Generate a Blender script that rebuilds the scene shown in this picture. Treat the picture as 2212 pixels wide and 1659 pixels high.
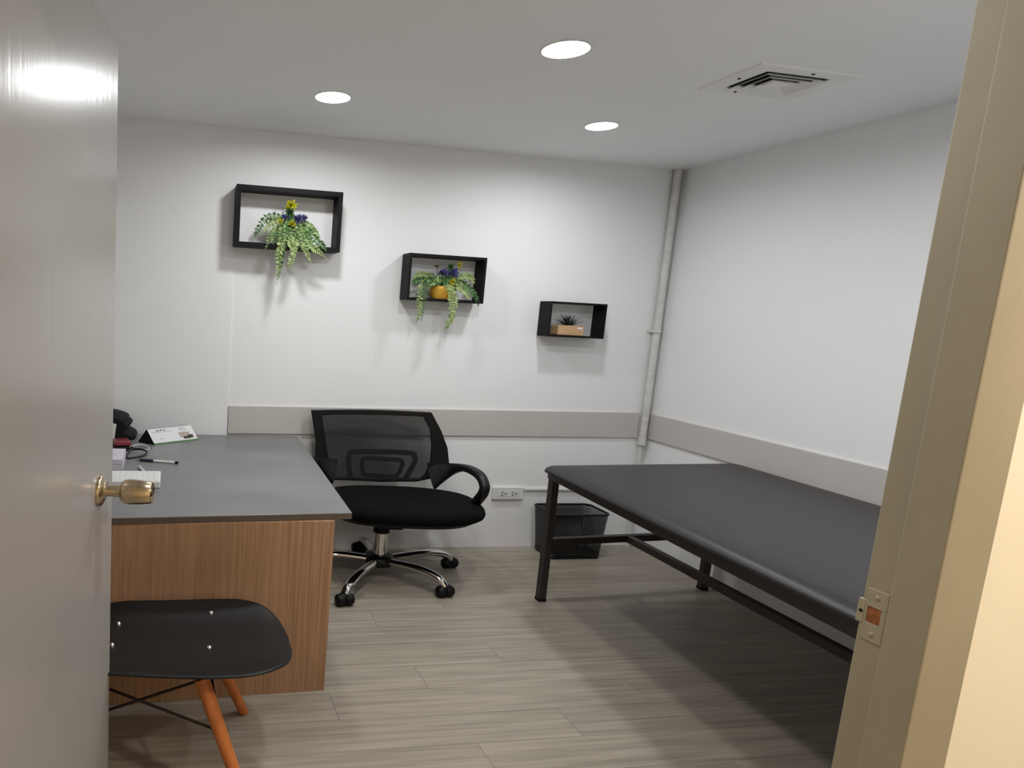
import bpy, math, random
from mathutils import Vector, Matrix
random.seed(7)
for o in list(bpy.data.objects): bpy.data.objects.remove(o, do_unlink=True)
S = bpy.context.scene
COL = S.collection

# ------------------------------------------------------------------ camera
W_PX, H_PX = 2212, 1659
F_PX, PPX, PPY = 1400.0, 598.8, 862.5
cam = bpy.data.cameras.new('camera'); cam_o = bpy.data.objects.new('camera', cam); COL.objects.link(cam_o)
cam.sensor_fit = 'HORIZONTAL'; cam.sensor_width = 36.0
cam.lens = F_PX * 36.0 / W_PX
cam.shift_x = (W_PX / 2 - PPX) / W_PX
cam.shift_y = (PPY - H_PX / 2) / W_PX
cam.clip_start = 0.02
cam_o.location = (-2.8117, -3.3886, 1.3360)
cam_o.rotation_mode = 'XYZ'; cam_o.rotation_euler = (1.42750, -0.05063, -0.15991)
S.camera = cam_o

# ------------------------------------------------------------------ world, exposure
wd = bpy.data.worlds.new('world'); S.world = wd; wd.use_nodes = True
wd.node_tree.nodes['Background'].inputs[0].default_value = (0.02, 0.02, 0.02, 1)
S.view_settings.view_transform = 'Standard'; S.view_settings.look = 'None'
S.view_settings.gamma = 1.0; S.view_settings.use_curve_mapping = False
S.view_settings.exposure = 0.0
LAMP = 174.0          # radiance of the room's downlights
HALL_LAMP = 400.0      # radiance of the warm hallway lamps

H = 2.2               # ceiling height

# ------------------------------------------------------------------ helpers
def lin(c):
    return tuple(((v / 255) / 12.92 if v / 255 <= 0.04045 else ((v / 255 + 0.055) / 1.055) ** 2.4) for v in c)

class MB:
    def __init__(s): s.v = []; s.f = []; s.sm = []
    def add(s, vs, fs, smooth=False):
        k = len(s.v); s.v += [tuple(v) for v in vs]
        s.f += [tuple(i + k for i in f) for f in fs]; s.sm += [smooth] * len(fs)
        return s
    def box(s, x0, x1, y0, y1, z0, z1):
        if x0 > x1: x0, x1 = x1, x0
        if y0 > y1: y0, y1 = y1, y0
        if z0 > z1: z0, z1 = z1, z0
        return s.add([(x0, y0, z0), (x1, y0, z0), (x1, y1, z0), (x0, y1, z0), (x0, y0, z1), (x1, y0, z1), (x1, y1, z1), (x0, y1, z1)],
                     [(0, 3, 2, 1), (4, 5, 6, 7), (0, 1, 5, 4), (1, 2, 6, 5), (2, 3, 7, 6), (3, 0, 4, 7)])
    def hexa(s, lo, hi):      # two quads, lower and upper, counter-clockwise from above
        return s.add(list(lo) + list(hi), [(0, 3, 2, 1), (4, 5, 6, 7), (0, 1, 5, 4), (1, 2, 6, 5), (2, 3, 7, 6), (3, 0, 4, 7)])
    def prism(s, poly, d):    # polygon of 3D points extruded along vector d
        n = len(poly); d = Vector(d); a = [Vector(p) for p in poly]; b = [p + d for p in a]
        return s.add(a + b, [tuple(range(n - 1, -1, -1)), tuple(range(n, 2 * n))] + [(i, (i + 1) % n, n + (i + 1) % n, n + i) for i in range(n)])
    def loft(s, rings, cap=True, closed=False, smooth=True):
        n = len(rings[0]); vs = [p for r in rings for p in r]; fs = []
        m = len(rings)
        for i in range(m if closed else m - 1):
            a, b = i * n, ((i + 1) % m) * n
            for j in range(n): fs.append((a + j, a + (j + 1) % n, b + (j + 1) % n, b + j))
        s.add(vs, fs, smooth)
        if cap and not closed:
            s.add(rings[0], [tuple(range(n - 1, -1, -1))]); s.add(rings[-1], [tuple(range(n))])
        return s
    def tube(s, path, w, h=None, n=10, up=(0, 0, 1), cap=True, closed=False, power=2.0, smooth=True):
        P = [Vector(p) for p in path]; m = len(P); up = Vector(up); rings = []
        for i in range(m):
            if closed: t = P[(i + 1) % m] - P[i - 1]
            else: t = P[min(i + 1, m - 1)] - P[max(i - 1, 0)]
            t.normalize(); u = up
            if abs(t.dot(u)) > 0.97: u = Vector((0, 1, 0)) if abs(t.y) < 0.9 else Vector((1, 0, 0))
            a = t.cross(u).normalized(); b = a.cross(t).normalized()
            ww = w(i / (m - 1)) if callable(w) else w
            hh = ww if h is None else (h(i / (m - 1)) if callable(h) else h)
            r = []
            for k in range(n):
                an = 2 * math.pi * (k + 0.5) / n; c, q = math.cos(an), math.sin(an)
                c = math.copysign(abs(c) ** (2 / power), c); q = math.copysign(abs(q) ** (2 / power), q)
                r.append(P[i] + a * c * ww + b * q * hh)
            rings.append(r)
        return s.loft(rings, cap, closed, smooth)
    def lathe(s, prof, c=(0, 0, 0), axis=(0, 0, 1), n=24, cap=True, smooth=True):  # prof: (radius, height)
        q = Vector((0, 0, 1)).rotation_difference(Vector(axis).normalized()); c = Vector(c)
        rings = [[c + q @ Vector((r * math.cos(2 * math.pi * k / n), r * math.sin(2 * math.pi * k / n), h)) for k in range(n)] for r, h in prof]
        return s.loft(rings, cap, False, smooth)
    def build(s, name, m, parent=None, bevel=0, seg=2, flat=False):
        me = bpy.data.meshes.new(name); me.from_pydata(s.v, [], s.f); me.update()
        for p, q in zip(me.polygons, s.sm): p.use_smooth = q and not flat
        o = bpy.data.objects.new(name, me); COL.objects.link(o)
        if m is not None: me.materials.append(m)
        if parent is not None: o.parent = parent
        if bevel:
            b = o.modifiers.new('bevel', 'BEVEL'); b.width = bevel; b.segments = seg; b.limit_method = 'ANGLE'; b.angle_limit = 0.6
        return o

def tag(o, label=None, cat=None, group=None, kind=None):
    if label: o['label'] = label
    if cat: o['category'] = cat
    if group: o['group'] = group
    if kind: o['kind'] = kind
    return o
def thing(name, label, cat, loc=(0, 0, 0), rz=0, group=None):
    o = bpy.data.objects.new(name, None); COL.objects.link(o); o.location = loc; o.rotation_euler = (0, 0, rz)
    o.empty_display_size = 0.05
    return tag(o, label, cat, group)
def spline(pts, n=8, closed=False):
    P = [Vector(p) for p in pts]; out = []; m = len(P)
    for i in range(m if closed else m - 1):
        a, b, c, d = (P[i - 1] if (closed or i > 0) else P[i] * 2 - P[i + 1]), P[i], P[(i + 1) % m], (P[(i + 2) % m] if (closed or i + 2 < m) else P[i + 1] * 2 - P[i])
        for k in range(n):
            t = k / n
            out.append(0.5 * ((2 * b) + (c - a) * t + (2 * a - 5 * b + 4 * c - d) * t * t + (3 * b - a - 3 * c + d) * t ** 3))
    if not closed: out.append(P[-1])
    return out

# ------------------------------------------------------------------ materials
def mat(name, col, rough=0.5, metal=0.0, var=0.0, vscale=(4, 4, 4), bump=0.0, bscale=(60, 60, 60), spec=0.5, alpha=None, aniso=0.0, rnd=0.0, detail=4, coat=0.0, col2=None, sheen=0.0):
    m = bpy.data.materials.new(name); m.use_nodes = True; nt = m.node_tree; N = nt.nodes; L = nt.links
    b = N['Principled BSDF']; c = lin(col)
    b.inputs['Base Color'].default_value = (*c, 1); b.inputs['Roughness'].default_value = rough; b.inputs['Metallic'].default_value = metal
    b.inputs['Specular IOR Level'].default_value = spec
    b.inputs['Coat Weight'].default_value = coat
    b.inputs['Sheen Weight'].default_value = sheen
    tc = N.new('ShaderNodeTexCoord')
    if var or col2:
        mp = N.new('ShaderNodeMapping'); mp.inputs['Scale'].default_value = vscale; L.new(tc.outputs['Object'], mp.inputs[0])
        nz = N.new('ShaderNodeTexNoise'); nz.inputs['Scale'].default_value = 1; nz.inputs['Detail'].default_value = detail; L.new(mp.outputs[0], nz.inputs['Vector'])
        cr = N.new('ShaderNodeValToRGB'); cr.color_ramp.elements[0].position = 0.3; cr.color_ramp.elements[1].position = 0.7
        c2 = lin(col2) if col2 else c
        cr.color_ramp.elements[0].color = (*[v * (1 - var) for v in c], 1); cr.color_ramp.elements[1].color = (*[min(1, v * (1 + var)) for v in c2], 1)
        L.new(nz.outputs['Fac'], cr.inputs[0]); out = cr.outputs[0]
        if rnd:
            oi = N.new('ShaderNodeObjectInfo'); mr = N.new('ShaderNodeMapRange'); mr.inputs[3].default_value = 1 - rnd; mr.inputs[4].default_value = 1 + rnd
            L.new(oi.outputs['Random'], mr.inputs[0]); hs = N.new('ShaderNodeHueSaturation'); L.new(out, hs.inputs['Color']); L.new(mr.outputs[0], hs.inputs['Value']); out = hs.outputs[0]
            ad = N.new('ShaderNodeVectorMath'); ad.operation = 'ADD'; L.new(tc.outputs['Object'], ad.inputs[0])
            ml = N.new('ShaderNodeMath'); ml.operation = 'MULTIPLY'; ml.inputs[1].default_value = 37; L.new(oi.outputs['Random'], ml.inputs[0]); L.new(ml.outputs[0], ad.inputs[1]); L.new(ad.outputs[0], mp.inputs[0])
        L.new(out, b.inputs['Base Color'])
    if bump:
        mp2 = N.new('ShaderNodeMapping'); mp2.inputs['Scale'].default_value = bscale; L.new(tc.outputs['Object'], mp2.inputs[0])
        n2 = N.new('ShaderNodeTexNoise'); n2.inputs['Scale'].default_value = 1; L.new(mp2.outputs[0], n2.inputs['Vector'])
        bp = N.new('ShaderNodeBump'); bp.inputs['Strength'].default_value = bump; bp.inputs['Distance'].default_value = 0.002
        L.new(n2.outputs['Fac'], bp.inputs['Height']); L.new(bp.outputs[0], b.inputs['Normal'])
    if aniso:
        b.inputs['Anisotropic'].default_value = aniso
        tg = N.new('ShaderNodeTangent'); tg.direction_type = 'RADIAL'; tg.axis = 'Z'; L.new(tg.outputs[0], b.inputs['Tangent'])
    if alpha is not None: b.inputs['Alpha'].default_value = alpha
    return m

def mesh_mat(name, col, scale, thick, plane='XZ', rough=0.5):   # woven net: fine square holes let the light through
    m = bpy.data.materials.new(name); m.use_nodes = True; nt = m.node_tree; N = nt.nodes; L = nt.links
    b = N['Principled BSDF']; b.inputs['Base Color'].default_value = (*lin(col), 1); b.inputs['Roughness'].default_value = rough
    tc = N.new('ShaderNodeTexCoord'); sp = N.new('ShaderNodeSeparateXYZ'); L.new(tc.outputs['Object'], sp.inputs[0])
    fr = []
    for ax in plane:
        if len(plane) == 3 and ax != 'Z':
            continue
        mu = N.new('ShaderNodeMath'); mu.operation = 'MULTIPLY'; mu.inputs[1].default_value = scale; L.new(sp.outputs[ax], mu.inputs[0])
        f = N.new('ShaderNodeMath'); f.operation = 'FRACT'; L.new(mu.outputs[0], f.inputs[0])
        g = N.new('ShaderNodeMath'); g.operation = 'LESS_THAN'; g.inputs[1].default_value = thick; L.new(f.outputs[0], g.inputs[0]); fr.append(g)
    if len(plane) == 3:      # walls turned either way: use x + y along the wall
        ad = N.new('ShaderNodeMath'); ad.operation = 'ADD'; L.new(sp.outputs['X'], ad.inputs[0]); L.new(sp.outputs['Y'], ad.inputs[1])
        mu = N.new('ShaderNodeMath'); mu.operation = 'MULTIPLY'; mu.inputs[1].default_value = scale; L.new(ad.outputs[0], mu.inputs[0])
        f = N.new('ShaderNodeMath'); f.operation = 'FRACT'; L.new(mu.outputs[0], f.inputs[0])
        g = N.new('ShaderNodeMath'); g.operation = 'LESS_THAN'; g.inputs[1].default_value = thick; L.new(f.outputs[0], g.inputs[0]); fr.append(g)
    mx = N.new('ShaderNodeMath'); mx.operation = 'MAXIMUM'; L.new(fr[0].outputs[0], mx.inputs[0]); L.new(fr[1].outputs[0], mx.inputs[1])
    L.new(mx.outputs[0], b.inputs['Alpha'])
    return m

def emit(name, col, strength):
    m = bpy.data.materials.new(name); m.use_nodes = True; N = m.node_tree.nodes
    b = N['Principled BSDF']; b.inputs['Base Color'].default_value = (0.8, 0.8, 0.8, 1)
    b.inputs['Emission Color'].default_value = (*col, 1); b.inputs['Emission Strength'].default_value = strength
    return m

M = {}
M['wall'] = mat('white wall paint', (238, 238, 238), 0.6, var=0.015, vscale=(1.2, 1.2, 1.2), bump=0.06, bscale=(90, 90, 90))
M['ceil'] = mat('ceiling paint', (247, 247, 247), 0.7, var=0.01, vscale=(2, 2, 2))
M['hallwall'] = mat('cream hallway paint', (246, 236, 214), 0.6, var=0.02, bump=0.15, bscale=(12, 12, 60))
M['plank'] = mat('pale grey oak plank', (141, 131, 118), 0.42, var=0.06, vscale=(2.4, 62, 20), rnd=0.03, detail=6, bump=0.08, bscale=(6, 160, 20), col2=(164, 154, 140))
M['joint'] = mat('dark joint', (130, 119, 106), 0.8, var=0.05)
M['rail'] = mat('taupe laminate rail', (197, 191, 186), 0.30, var=0.03, vscale=(3, 3, 3))
M['frame'] = mat('tan painted steel', (165, 155, 132), 0.55, var=0.05, vscale=(9, 9, 5), bump=0.12, bscale=(30, 30, 20))
M['plate'] = mat('cream painted strike', (172, 162, 138), 0.5, var=0.05, vscale=(60, 60, 60))
M['rust'] = mat('rusty wood hole', (150, 92, 52), 0.9, var=0.35, vscale=(90, 90, 90))
M['doorp'] = mat('satin grey door paint', (154, 151, 148), 0.24, var=0.03, vscale=(1.5, 1.5, 0.8), aniso=0.0, bump=0.22, bscale=(60, 60, 2), spec=0.8)
M['brass'] = mat('antique brass', (196, 178, 148), 0.22, 1.0, var=0.05)
M['brassd'] = mat('dark brass', (92, 76, 52), 0.3, 1.0, var=0.05)
M['stone'] = mat('grey slate laminate', (108, 108, 108), 0.36, var=0.02, vscale=(2.2, 4, 5), detail=9, col2=(124, 124, 124))
M['wood'] = mat('brown woodgrain laminate', (158, 120, 90), 0.45, var=0.09, vscale=(120, 120, 2.5), detail=5, col2=(180, 141, 108))
M['edge'] = mat('grey brown edge band', (96, 82, 72), 0.5, var=0.05)
M['black'] = mat('matt black plastic', (13, 13, 14), 0.5, var=0.1, spec=0.25)
M['fabric'] = mat('black seat fabric', (9, 9, 10), 0.9, spec=0.12, var=0.2, vscale=(200, 200, 200), bump=0.3, bscale=(500, 500, 500))
M['armp'] = mat('black arm plastic', (18, 18, 20), 0.42, var=0.1, spec=0.4)
M['net'] = mesh_mat('black back mesh', (12, 12, 13), 330, 0.56, 'XZ', 0.7)
M['binnet'] = mesh_mat('black steel mesh', (14, 14, 15), 420, 0.46, 'XYZ', 0.45)
M['blacksteel'] = mat('black steel', (20, 19, 20), 0.4, 0.3, var=0.1)
M['chrome'] = mat('chrome', (215, 212, 208), 0.08, 1.0, var=0.02)
M['vinyl'] = mat('black vinyl', (35, 32, 33), 0.42, var=0.06, vscale=(3, 3, 3), bump=0.12, bscale=(200, 200, 200), spec=0.42)
M['bedsteel'] = mat('dark brown painted steel', (54, 46, 44), 0.5, var=0.08, vscale=(20, 20, 20))
M['shelf'] = mat('black stained board', (13, 12, 13), 0.6, spec=0.2, var=0.25, vscale=(8, 40, 40))
M['shell'] = mat('black moulded plastic', (21, 21, 22), 0.45, var=0.06, spec=0.3)
M['beech'] = mat('orange beech wood', (178, 98, 42), 0.45, var=0.14, vscale=(30, 30, 4), col2=(196, 116, 58))
M['wire'] = mat('dark wire', (34, 22, 18), 0.5, 0.4, var=0.1)
M['screw'] = mat('polished screw', (225, 222, 218), 0.2, 1.0, var=0.02)
M['white'] = mat('white plastic', (222, 222, 220), 0.4, var=0.02)
M['pipe'] = mat('white painted conduit', (208, 206, 203), 0.5, var=0.08, vscale=(20, 20, 40))
M['dark'] = mat('dark hole', (14, 14, 14), 0.9, var=0.1)
M['ventw'] = mat('off white vent', (240, 239, 235), 0.5, var=0.03)
M['paper'] = mat('white card', (222, 222, 222), 0.6, var=0.015)
M['lilac'] = mat('pale lilac card', (206, 198, 210), 0.6, var=0.03)
M['greenprint'] = mat('green print', (74, 120, 66), 0.6, var=0.15, vscale=(40, 40, 40))
M['greyprint'] = mat('grey print', (128, 136, 130), 0.7, var=0.2, vscale=(300, 300, 300))
M['skinprint'] = mat('photo print', (176, 160, 150), 0.6, var=0.18, vscale=(90, 90, 90))
M['darkprint'] = mat('dark photo print', (48, 42, 34), 0.6, var=0.4, vscale=(90, 90, 90))
M['maroon'] = mat('maroon plastic', (122, 36, 52), 0.35, var=0.08)
M['bag'] = mat('black bag fabric', (17, 17, 18), 0.7, spec=0.25, var=0.15, bump=0.4, bscale=(120, 120, 120))
M['cable'] = mat('black rubber cable', (18, 18, 19), 0.5, var=0.1)
M['cablew'] = mat('white rubber cable', (205, 205, 205), 0.5, var=0.02)
M['penb'] = mat('navy pen cap', (28, 28, 52), 0.35, var=0.05)
M['fern'] = mat('fern green', (120, 146, 84), 0.6, var=0.22, vscale=(40, 40, 40), rnd=0.12, col2=(158, 176, 112))
M['ferndark'] = mat('deep green leaf', (66, 104, 52), 0.6, var=0.25, vscale=(40, 40, 40), rnd=0.12)
M['yellow'] = mat('yellow petal', (196, 190, 40), 0.6, var=0.12, vscale=(60, 60, 60))
M['violet'] = mat('violet petal', (92, 92, 140), 0.6, var=0.25, vscale=(60, 60, 60))
M['stem'] = mat('brown stem', (84, 64, 42), 0.7, var=0.1)
M['pot'] = mat('ochre glazed pot', (206, 158, 52), 0.35, var=0.14, vscale=(20, 20, 20))
M['soil'] = mat('soil', (40, 32, 24), 0.95, var=0.3, vscale=(90, 90, 90))
M['planter'] = mat('pale wood planter', (190, 156, 116), 0.6, var=0.12, vscale=(10, 10, 90))
M['succ'] = mat('dark succulent leaf', (34, 44, 36), 0.5, var=0.2, vscale=(60, 60, 60))
M['lens'] = emit('lit lens', (0.965, 0.985, 1.0), LAMP)
M['hlens'] = emit('warm lit lens', (1.0, 0.91, 0.80), HALL_LAMP)

# ------------------------------------------------------------------ the room
XL, XR = -3.5, 0.0            # left and right walls
YF0, YF1 = -2.508, -2.600     # front wall, room and hallway faces
HB = -4.5                     # far side of the hallway
def struct(o): o['kind'] = 'structure'; return o

fl = struct(MB().box(-4.6, 1.4, HB - .1, 0.1, -0.08, -0.0045).build('floor', M['joint']))
rowd, y, r = 0.15, 0.0, 0
while y > YF0 - 0.06:
    x = XL - (0.37 * r) % 1.15
    while x < XR:
        x0, x1 = max(x, XL), min(x + 1.15, XR)
        if x1 - x0 > 0.02:
            MB().box(x0 + .0006, x1 - .0006, max(y - rowd, YF0 - .06) + .0005, y - .0005, -0.0045, 0.0).build('plank', M['plank'], fl)
        x += 1.15
    y -= rowd; r += 1
MB().box(-4.6, 1.4, HB, YF0 - .0605, -0.0045, 0.0).build('hallway_boards', M['plank'], fl)

LIGHTS = [(-1.581, -1.330, .072), (-2.177, -.624, .072), (-.946, -.622, .066), (-2.177, -2.036, .070), (-.946, -2.036, .070)]
def holed_ceiling():           # slab whose underside has a round opening at each downlight
    m = MB(); pt = .1; n = 32
    xs = sorted({XL - .1, XR + .1} | {round(x + s * pt, 4) for x, y, r in LIGHTS for s in (-1, 1)})
    ys = sorted({YF0, 0.1} | {round(y + s * pt, 4) for x, y, r in LIGHTS for s in (-1, 1)})
    for i in range(len(xs) - 1):
        for j in range(len(ys) - 1):
            x0, x1, y0, y1 = xs[i], xs[i + 1], ys[j], ys[j + 1]; cx, cy = (x0 + x1) / 2, (y0 + y1) / 2
            if not any(abs(cx - x) < pt and abs(cy - y) < pt for x, y, r in LIGHTS):
                m.add([(x0, y0, H), (x1, y0, H), (x1, y1, H), (x0, y1, H)], [(0, 3, 2, 1)])
    gx = lambda v, a: [a0 for a0 in a if abs(a0 - v) < pt + 1e-3]
    for x, y, r in LIGHTS:
        ci, sq = [], []
        for k in range(n):
            an = 2 * math.pi * k / n; c, q = math.cos(an), math.sin(an); e = pt / max(abs(c), abs(q))
            ci.append((x + r * c, y + r * q, H)); sq.append((x + e * c, y + e * q, H))
        m.add(ci + sq, [(k, (k + 1) % n, n + (k + 1) % n, n + k) for k in range(n)])
    m.add([(XL - .1, YF0, H + .1), (XR + .1, YF0, H + .1), (XR + .1, .1, H + .1), (XL - .1, .1, H + .1)], [(0, 1, 2, 3)])
    return m.build('ceiling', M['ceil'])
struct(holed_ceiling())
struct(MB().box(-4.6, 1.4, HB - .1, YF1, H, H + .1).build('ceiling_hallway', M['ceil']))
wb = struct(MB().box(XL - .1, XR + .1, 0, .1, 0, H).build('wall_back', M['wall']))
MB().box(XL, -2.503, -.006, 0, 0, H).build('wall_panel', M['wall'], wb)
struct(MB().box(XR, XR + .1, YF0, 0, 0, H).build('wall_right', M['wall']))
struct(MB().box(XL - .1, XL, YF0, 0, 0, H).build('wall_left', M['wall']))
# the wall between room and hallway, with the doorway
OPR, OPL, OPT = -1.53, -3.14, 1.97
wf = struct(MB().box(OPR, 1.4, YF1, YF0, 0, H).box(-4.6, OPL, YF1, YF0, 0, H).box(OPL, OPR, YF1, YF0, OPT, H).build('wall_front', M['hallwall']))
MB().box(OPR, XR, YF0, YF0 + .004, 0, H).box(XL, OPL, YF0, YF0 + .004, 0, H).box(OPL, OPR, YF0, YF0 + .004, OPT, H).build('room_side_plaster', M['wall'], wf)
struct(MB().box(-4.6, 1.4, HB - .1, HB, 0, H).build('wall_hallway', M['hallwall']))
struct(MB().box(1.4, 1.5, HB - .1, YF1, 0, H).build('wall_hallway_right', M['hallwall']))
struct(MB().box(-4.7, -4.6, HB - .1, YF1, 0, H).build('wall_hallway_left', M['hallwall']))

# bumper rails
r1 = MB().hexa([(-2.5, -.012, .651), (-.070, -.012, .670), (-.070, 0, .670), (-2.5, 0, .651)], [(-2.5, -.012, .802), (-.070, -.012, .821), (-.070, 0, .821), (-2.5, 0, .802)]).build('trim_1', M['rail'], bevel=.003); struct(r1)
r2 = MB().box(-.012, 0, YF0 + .005, -.014, .667, .818).build('trim_2', M['rail'], bevel=.003); struct(r2)

# steel door frame: right post with stop, header, left post
JX = -1.610
fr = thing('trim_3', None, None); struct(fr)
def post(name, sx, x_face, x_out):
    s = 1 if sx > 0 else -1
    poly = [(x_face, -2.505), (x_face, -2.546), (x_face - s * .009, -2.546), (x_face - s * .009, -2.608), (x_out, -2.608), (x_out, YF1), (x_face + s * .03, YF1), (x_face + s * .03, YF0), (x_out, YF0), (x_out, -2.500), (x_face, -2.500)]
    MB().prism([(a, b, 0) for a, b in poly], (0, 0, 1.905)).build(name, M['frame'], fr, bevel=.0025)
post('jamb', 1, JX, JX + .082)
post('jamb', -1, -3.092, -3.174)
MB().box(-3.174, JX + .082, -2.608, -2.500, 1.9055, 1.99).build('header', M['frame'], fr, bevel=.002)
# strike plate in the right jamb
ZS = .862
sp = MB()
sp.box(JX - .0018, JX + .001, -2.541, -2.507, ZS + .014, ZS + .046)
sp.box(JX - .0018, JX + .001, -2.541, -2.507, ZS - .046, ZS - .014)
sp.box(JX - .0018, JX + .001, -2.541, -2.533, ZS - .014, ZS + .014)
sp.box(JX - .0018, JX + .001, -2.511, -2.507, ZS - .014, ZS + .014)
sp.box(JX - .0018, JX + .006, -2.507, -2.495, ZS - .020, ZS + .022)
st = sp.build('strike_plate', M['plate'], fr, bevel=.001)
MB().box(JX - .0004, JX + .002, -2.533, -2.511, ZS - .014, ZS + .014).build('latch_hole', M['rust'], st)
MB().lathe([(.003, 0), (.003, .001)], (JX - .0018, -2.502, ZS + .001), (-1, 0, 0), 10).build('pin_hole', M['dark'], st)
for dz in (.033, -.033):
    MB().lathe([(.0045, 0), (.004, .0012), (.0015, .0016)], (JX - .0018, -2.524, ZS + dz), (-1, 0, 0), 12).build('screw', M['plate'], st)

# the door, standing open into the room
TIP = Vector((-2.943, -1.804, 0)); HNG = Vector((-3.054, -2.486, 0))
dd = (HNG - TIP).normalized(); nn = Vector((-dd.y, dd.x, 0))
if nn.x < 0: nn = -nn
door = thing('door_1', None, None, HNG); struct(door)
def dl(p): return Vector(p) - HNG
a, b = TIP, HNG
MB().hexa([dl(p) + Vector((0, 0, .012)) for p in (a, a - nn * .036, b - nn * .036, b)][::1], [dl(p) + Vector((0, 0, 1.90)) for p in (a, a - nn * .036, b - nn * .036, b)]).build('door_leaf', M['doorp'], door, bevel=.002)
kz = .902; kc = TIP + dd * .118 + Vector((0, 0, kz)); kn = nn
kp = MB().lathe([(.036, 0), (.036, .005), (.033, .009), (.024, .012), (.020, .016)], dl(kc), kn, 32).build('rosette', M['brass'], door)
MB().lathe([(.015, .014), (.013, .020), (.013, .050)], dl(kc), kn, 24).build('neck', M['brass'], door)
kb = MB().lathe([(.013, .048), (.022, .051), (.0270, .059), (.0285, .070), (.0275, .094), (.0245, .119), (.022, .121), (.0195, .116), (.009, .115)], dl(kc), kn, 32).build('knob', M['brass'], door)
MB().lathe([(.009, .113), (.009, .119), (.007, .121)], dl(kc), kn, 16).build('turn_button', M['brassd'], kb)
for k, hz in enumerate((.25, .95, 1.65)):
    MB().lathe([(.007, -.045), (.007, .045)], dl(HNG + nn * .004 + Vector((0, 0, hz))), (0, 0, 1), 12).build('hinge', M['frame'], door)

# ------------------------------------------------------------------ ceiling fittings
def downlight(x, y, r, label, lens, group=None):
    t = thing('downlight', label, 'ceiling light', (x, y, H), group=group)
    MB().lathe([(r + .006, -.0004), (r + .005, -.0022), (r - .0005, -.0026), (r - .001, .0), (r - .001, .030)], (0, 0, 0), n=40, cap=False).build('trim_ring', M['white'], t)
    MB().lathe([(r - .001, RECESS), (.001, RECESS - .002)], (0, 0, 0), n=40, cap=False).build('lens', lens, t)
RECESS = .009
LB = ('round lit downlight in the middle of the ceiling, the one nearest the air vent', 'round lit downlight in ceiling above the desk and the largest wall box',
      'round lit downlight in ceiling above the far end of the black couch', 'round downlight in ceiling above the moulded side chair', 'round downlight in ceiling above the couch end by the doorway')
for (x, y, r), lb in zip(LIGHTS, LB): downlight(x, y, r, lb, M['lens'])
def hall_lamp(x, y, r, label):
    t = thing('ceiling_lamp', label, 'ceiling light', (x, y, H))
    MB().lathe([(r + .012, 0), (r + .011, -.010), (r, -.012)], (0, 0, 0), n=40, cap=False).build('trim_ring', M['white'], t)
    MB().lathe([(r, -.010), (r * .9, -.013), (.001, -.015)], (0, 0, 0), n=40, cap=False).build('lens', M['hlens'], t)
hall_lamp(-.95, -3.25, .09, 'warm round lamp on the hallway ceiling right outside the doorway')
hall_lamp(-3.6, -3.55, .038, 'warm round lamp on the hallway ceiling behind the open door')

vt = thing('air_vent', 'square off-white air diffuser with dark slots set in the ceiling', 'vent', (-.742, -1.285, H))
def ring_frustum(mb, a0, b0, z0, a1, b1, z1, th=.003):
    o = [(-a0, -b0, z0), (a0, -b0, z0), (a0, b0, z0), (-a0, b0, z0)]; i = [(-a1, -b1, z1), (a1, -b1, z1), (a1, b1, z1), (-a1, b1, z1)]
    mb.loft([o, i, [(x * .985, y * .985, z + th) for x, y, z in i], [(x * .985, y * .985, z + th) for x, y, z in o]], cap=False, closed=True, smooth=False)
m_ = MB(); m_.loft([[(-.195, -.135, 0), (.195, -.135, 0), (.195, .135, 0), (-.195, .135, 0)], [(-.19, -.13, -.006), (.19, -.13, -.006), (.19, .13, -.006), (-.19, .13, -.006)],
        [(-.125, -.085, -.006), (.125, -.085, -.006), (.125, .085, -.006), (-.125, .085, -.006)], [(-.125, -.085, -.0005), (.125, -.085, -.0005), (.125, .085, -.0005), (-.125, .085, -.0005)]], cap=False, smooth=False)
m_.build('face_plate', M['ventw'], vt)
MB().box(-.125, .125, -.085, .085, -.0008, -.0003).build('dark_throat', M['dark'], vt)
for q, (a0, b0) in enumerate(((.112, .076), (.080, .054), (.048, .032))):
    m_ = MB(); ring_frustum(m_, a0 + .006, b0 + .004, -.014, a0 - .012, b0 - .010, -.002); m_.build('louvre', M['ventw'], vt)
MB().box(-.034, .034, -.022, .022, -.012, -.003).build('centre_plate', M['ventw'], vt, bevel=.002)
for x, y in ((-.155, -.005), (.03, -.108), (-.06, .108)):
    MB().lathe([(.005, 0), (.005, -.002)], (x, y, -.006), n=12).build('screw', M['dark'], vt)

# ------------------------------------------------------------------ pipe, outlet, raceway
pp = thing('conduit_pipe', 'white painted pipe running down the far corner through the wall rail', 'pipe', (-.046, -.028, 0))
MB().tube([(0, 0, .66), (0, 0, H)], .020, n=16).build('upper_pipe', M['pipe'], pp)
MB().tube([(0, .006, .001), (0, .006, .64)], .012, n=14).build('lower_pipe', M['pipe'], pp)
MB().tube([(0, .001, .632), (0, .001, .672)], .0235, n=16).build('coupling', M['pipe'], pp)
cl = MB().box(-.045, .030, .021, .0265, 1.291, 1.306).tube([(-.024, .022, 1.2985), (-.021, -.012, 1.2985), (0, -.022, 1.2985), (.021, -.012, 1.2985), (.024, .022, 1.2985)], .0015, .008, n=8).build('clip', M['pipe'], pp)
MB().lathe([(.0045, 0), (.003, .003)], (.036, .022, 1.30), (0, -1, 0), 10).build('screw', M['dark'], pp)

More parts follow.
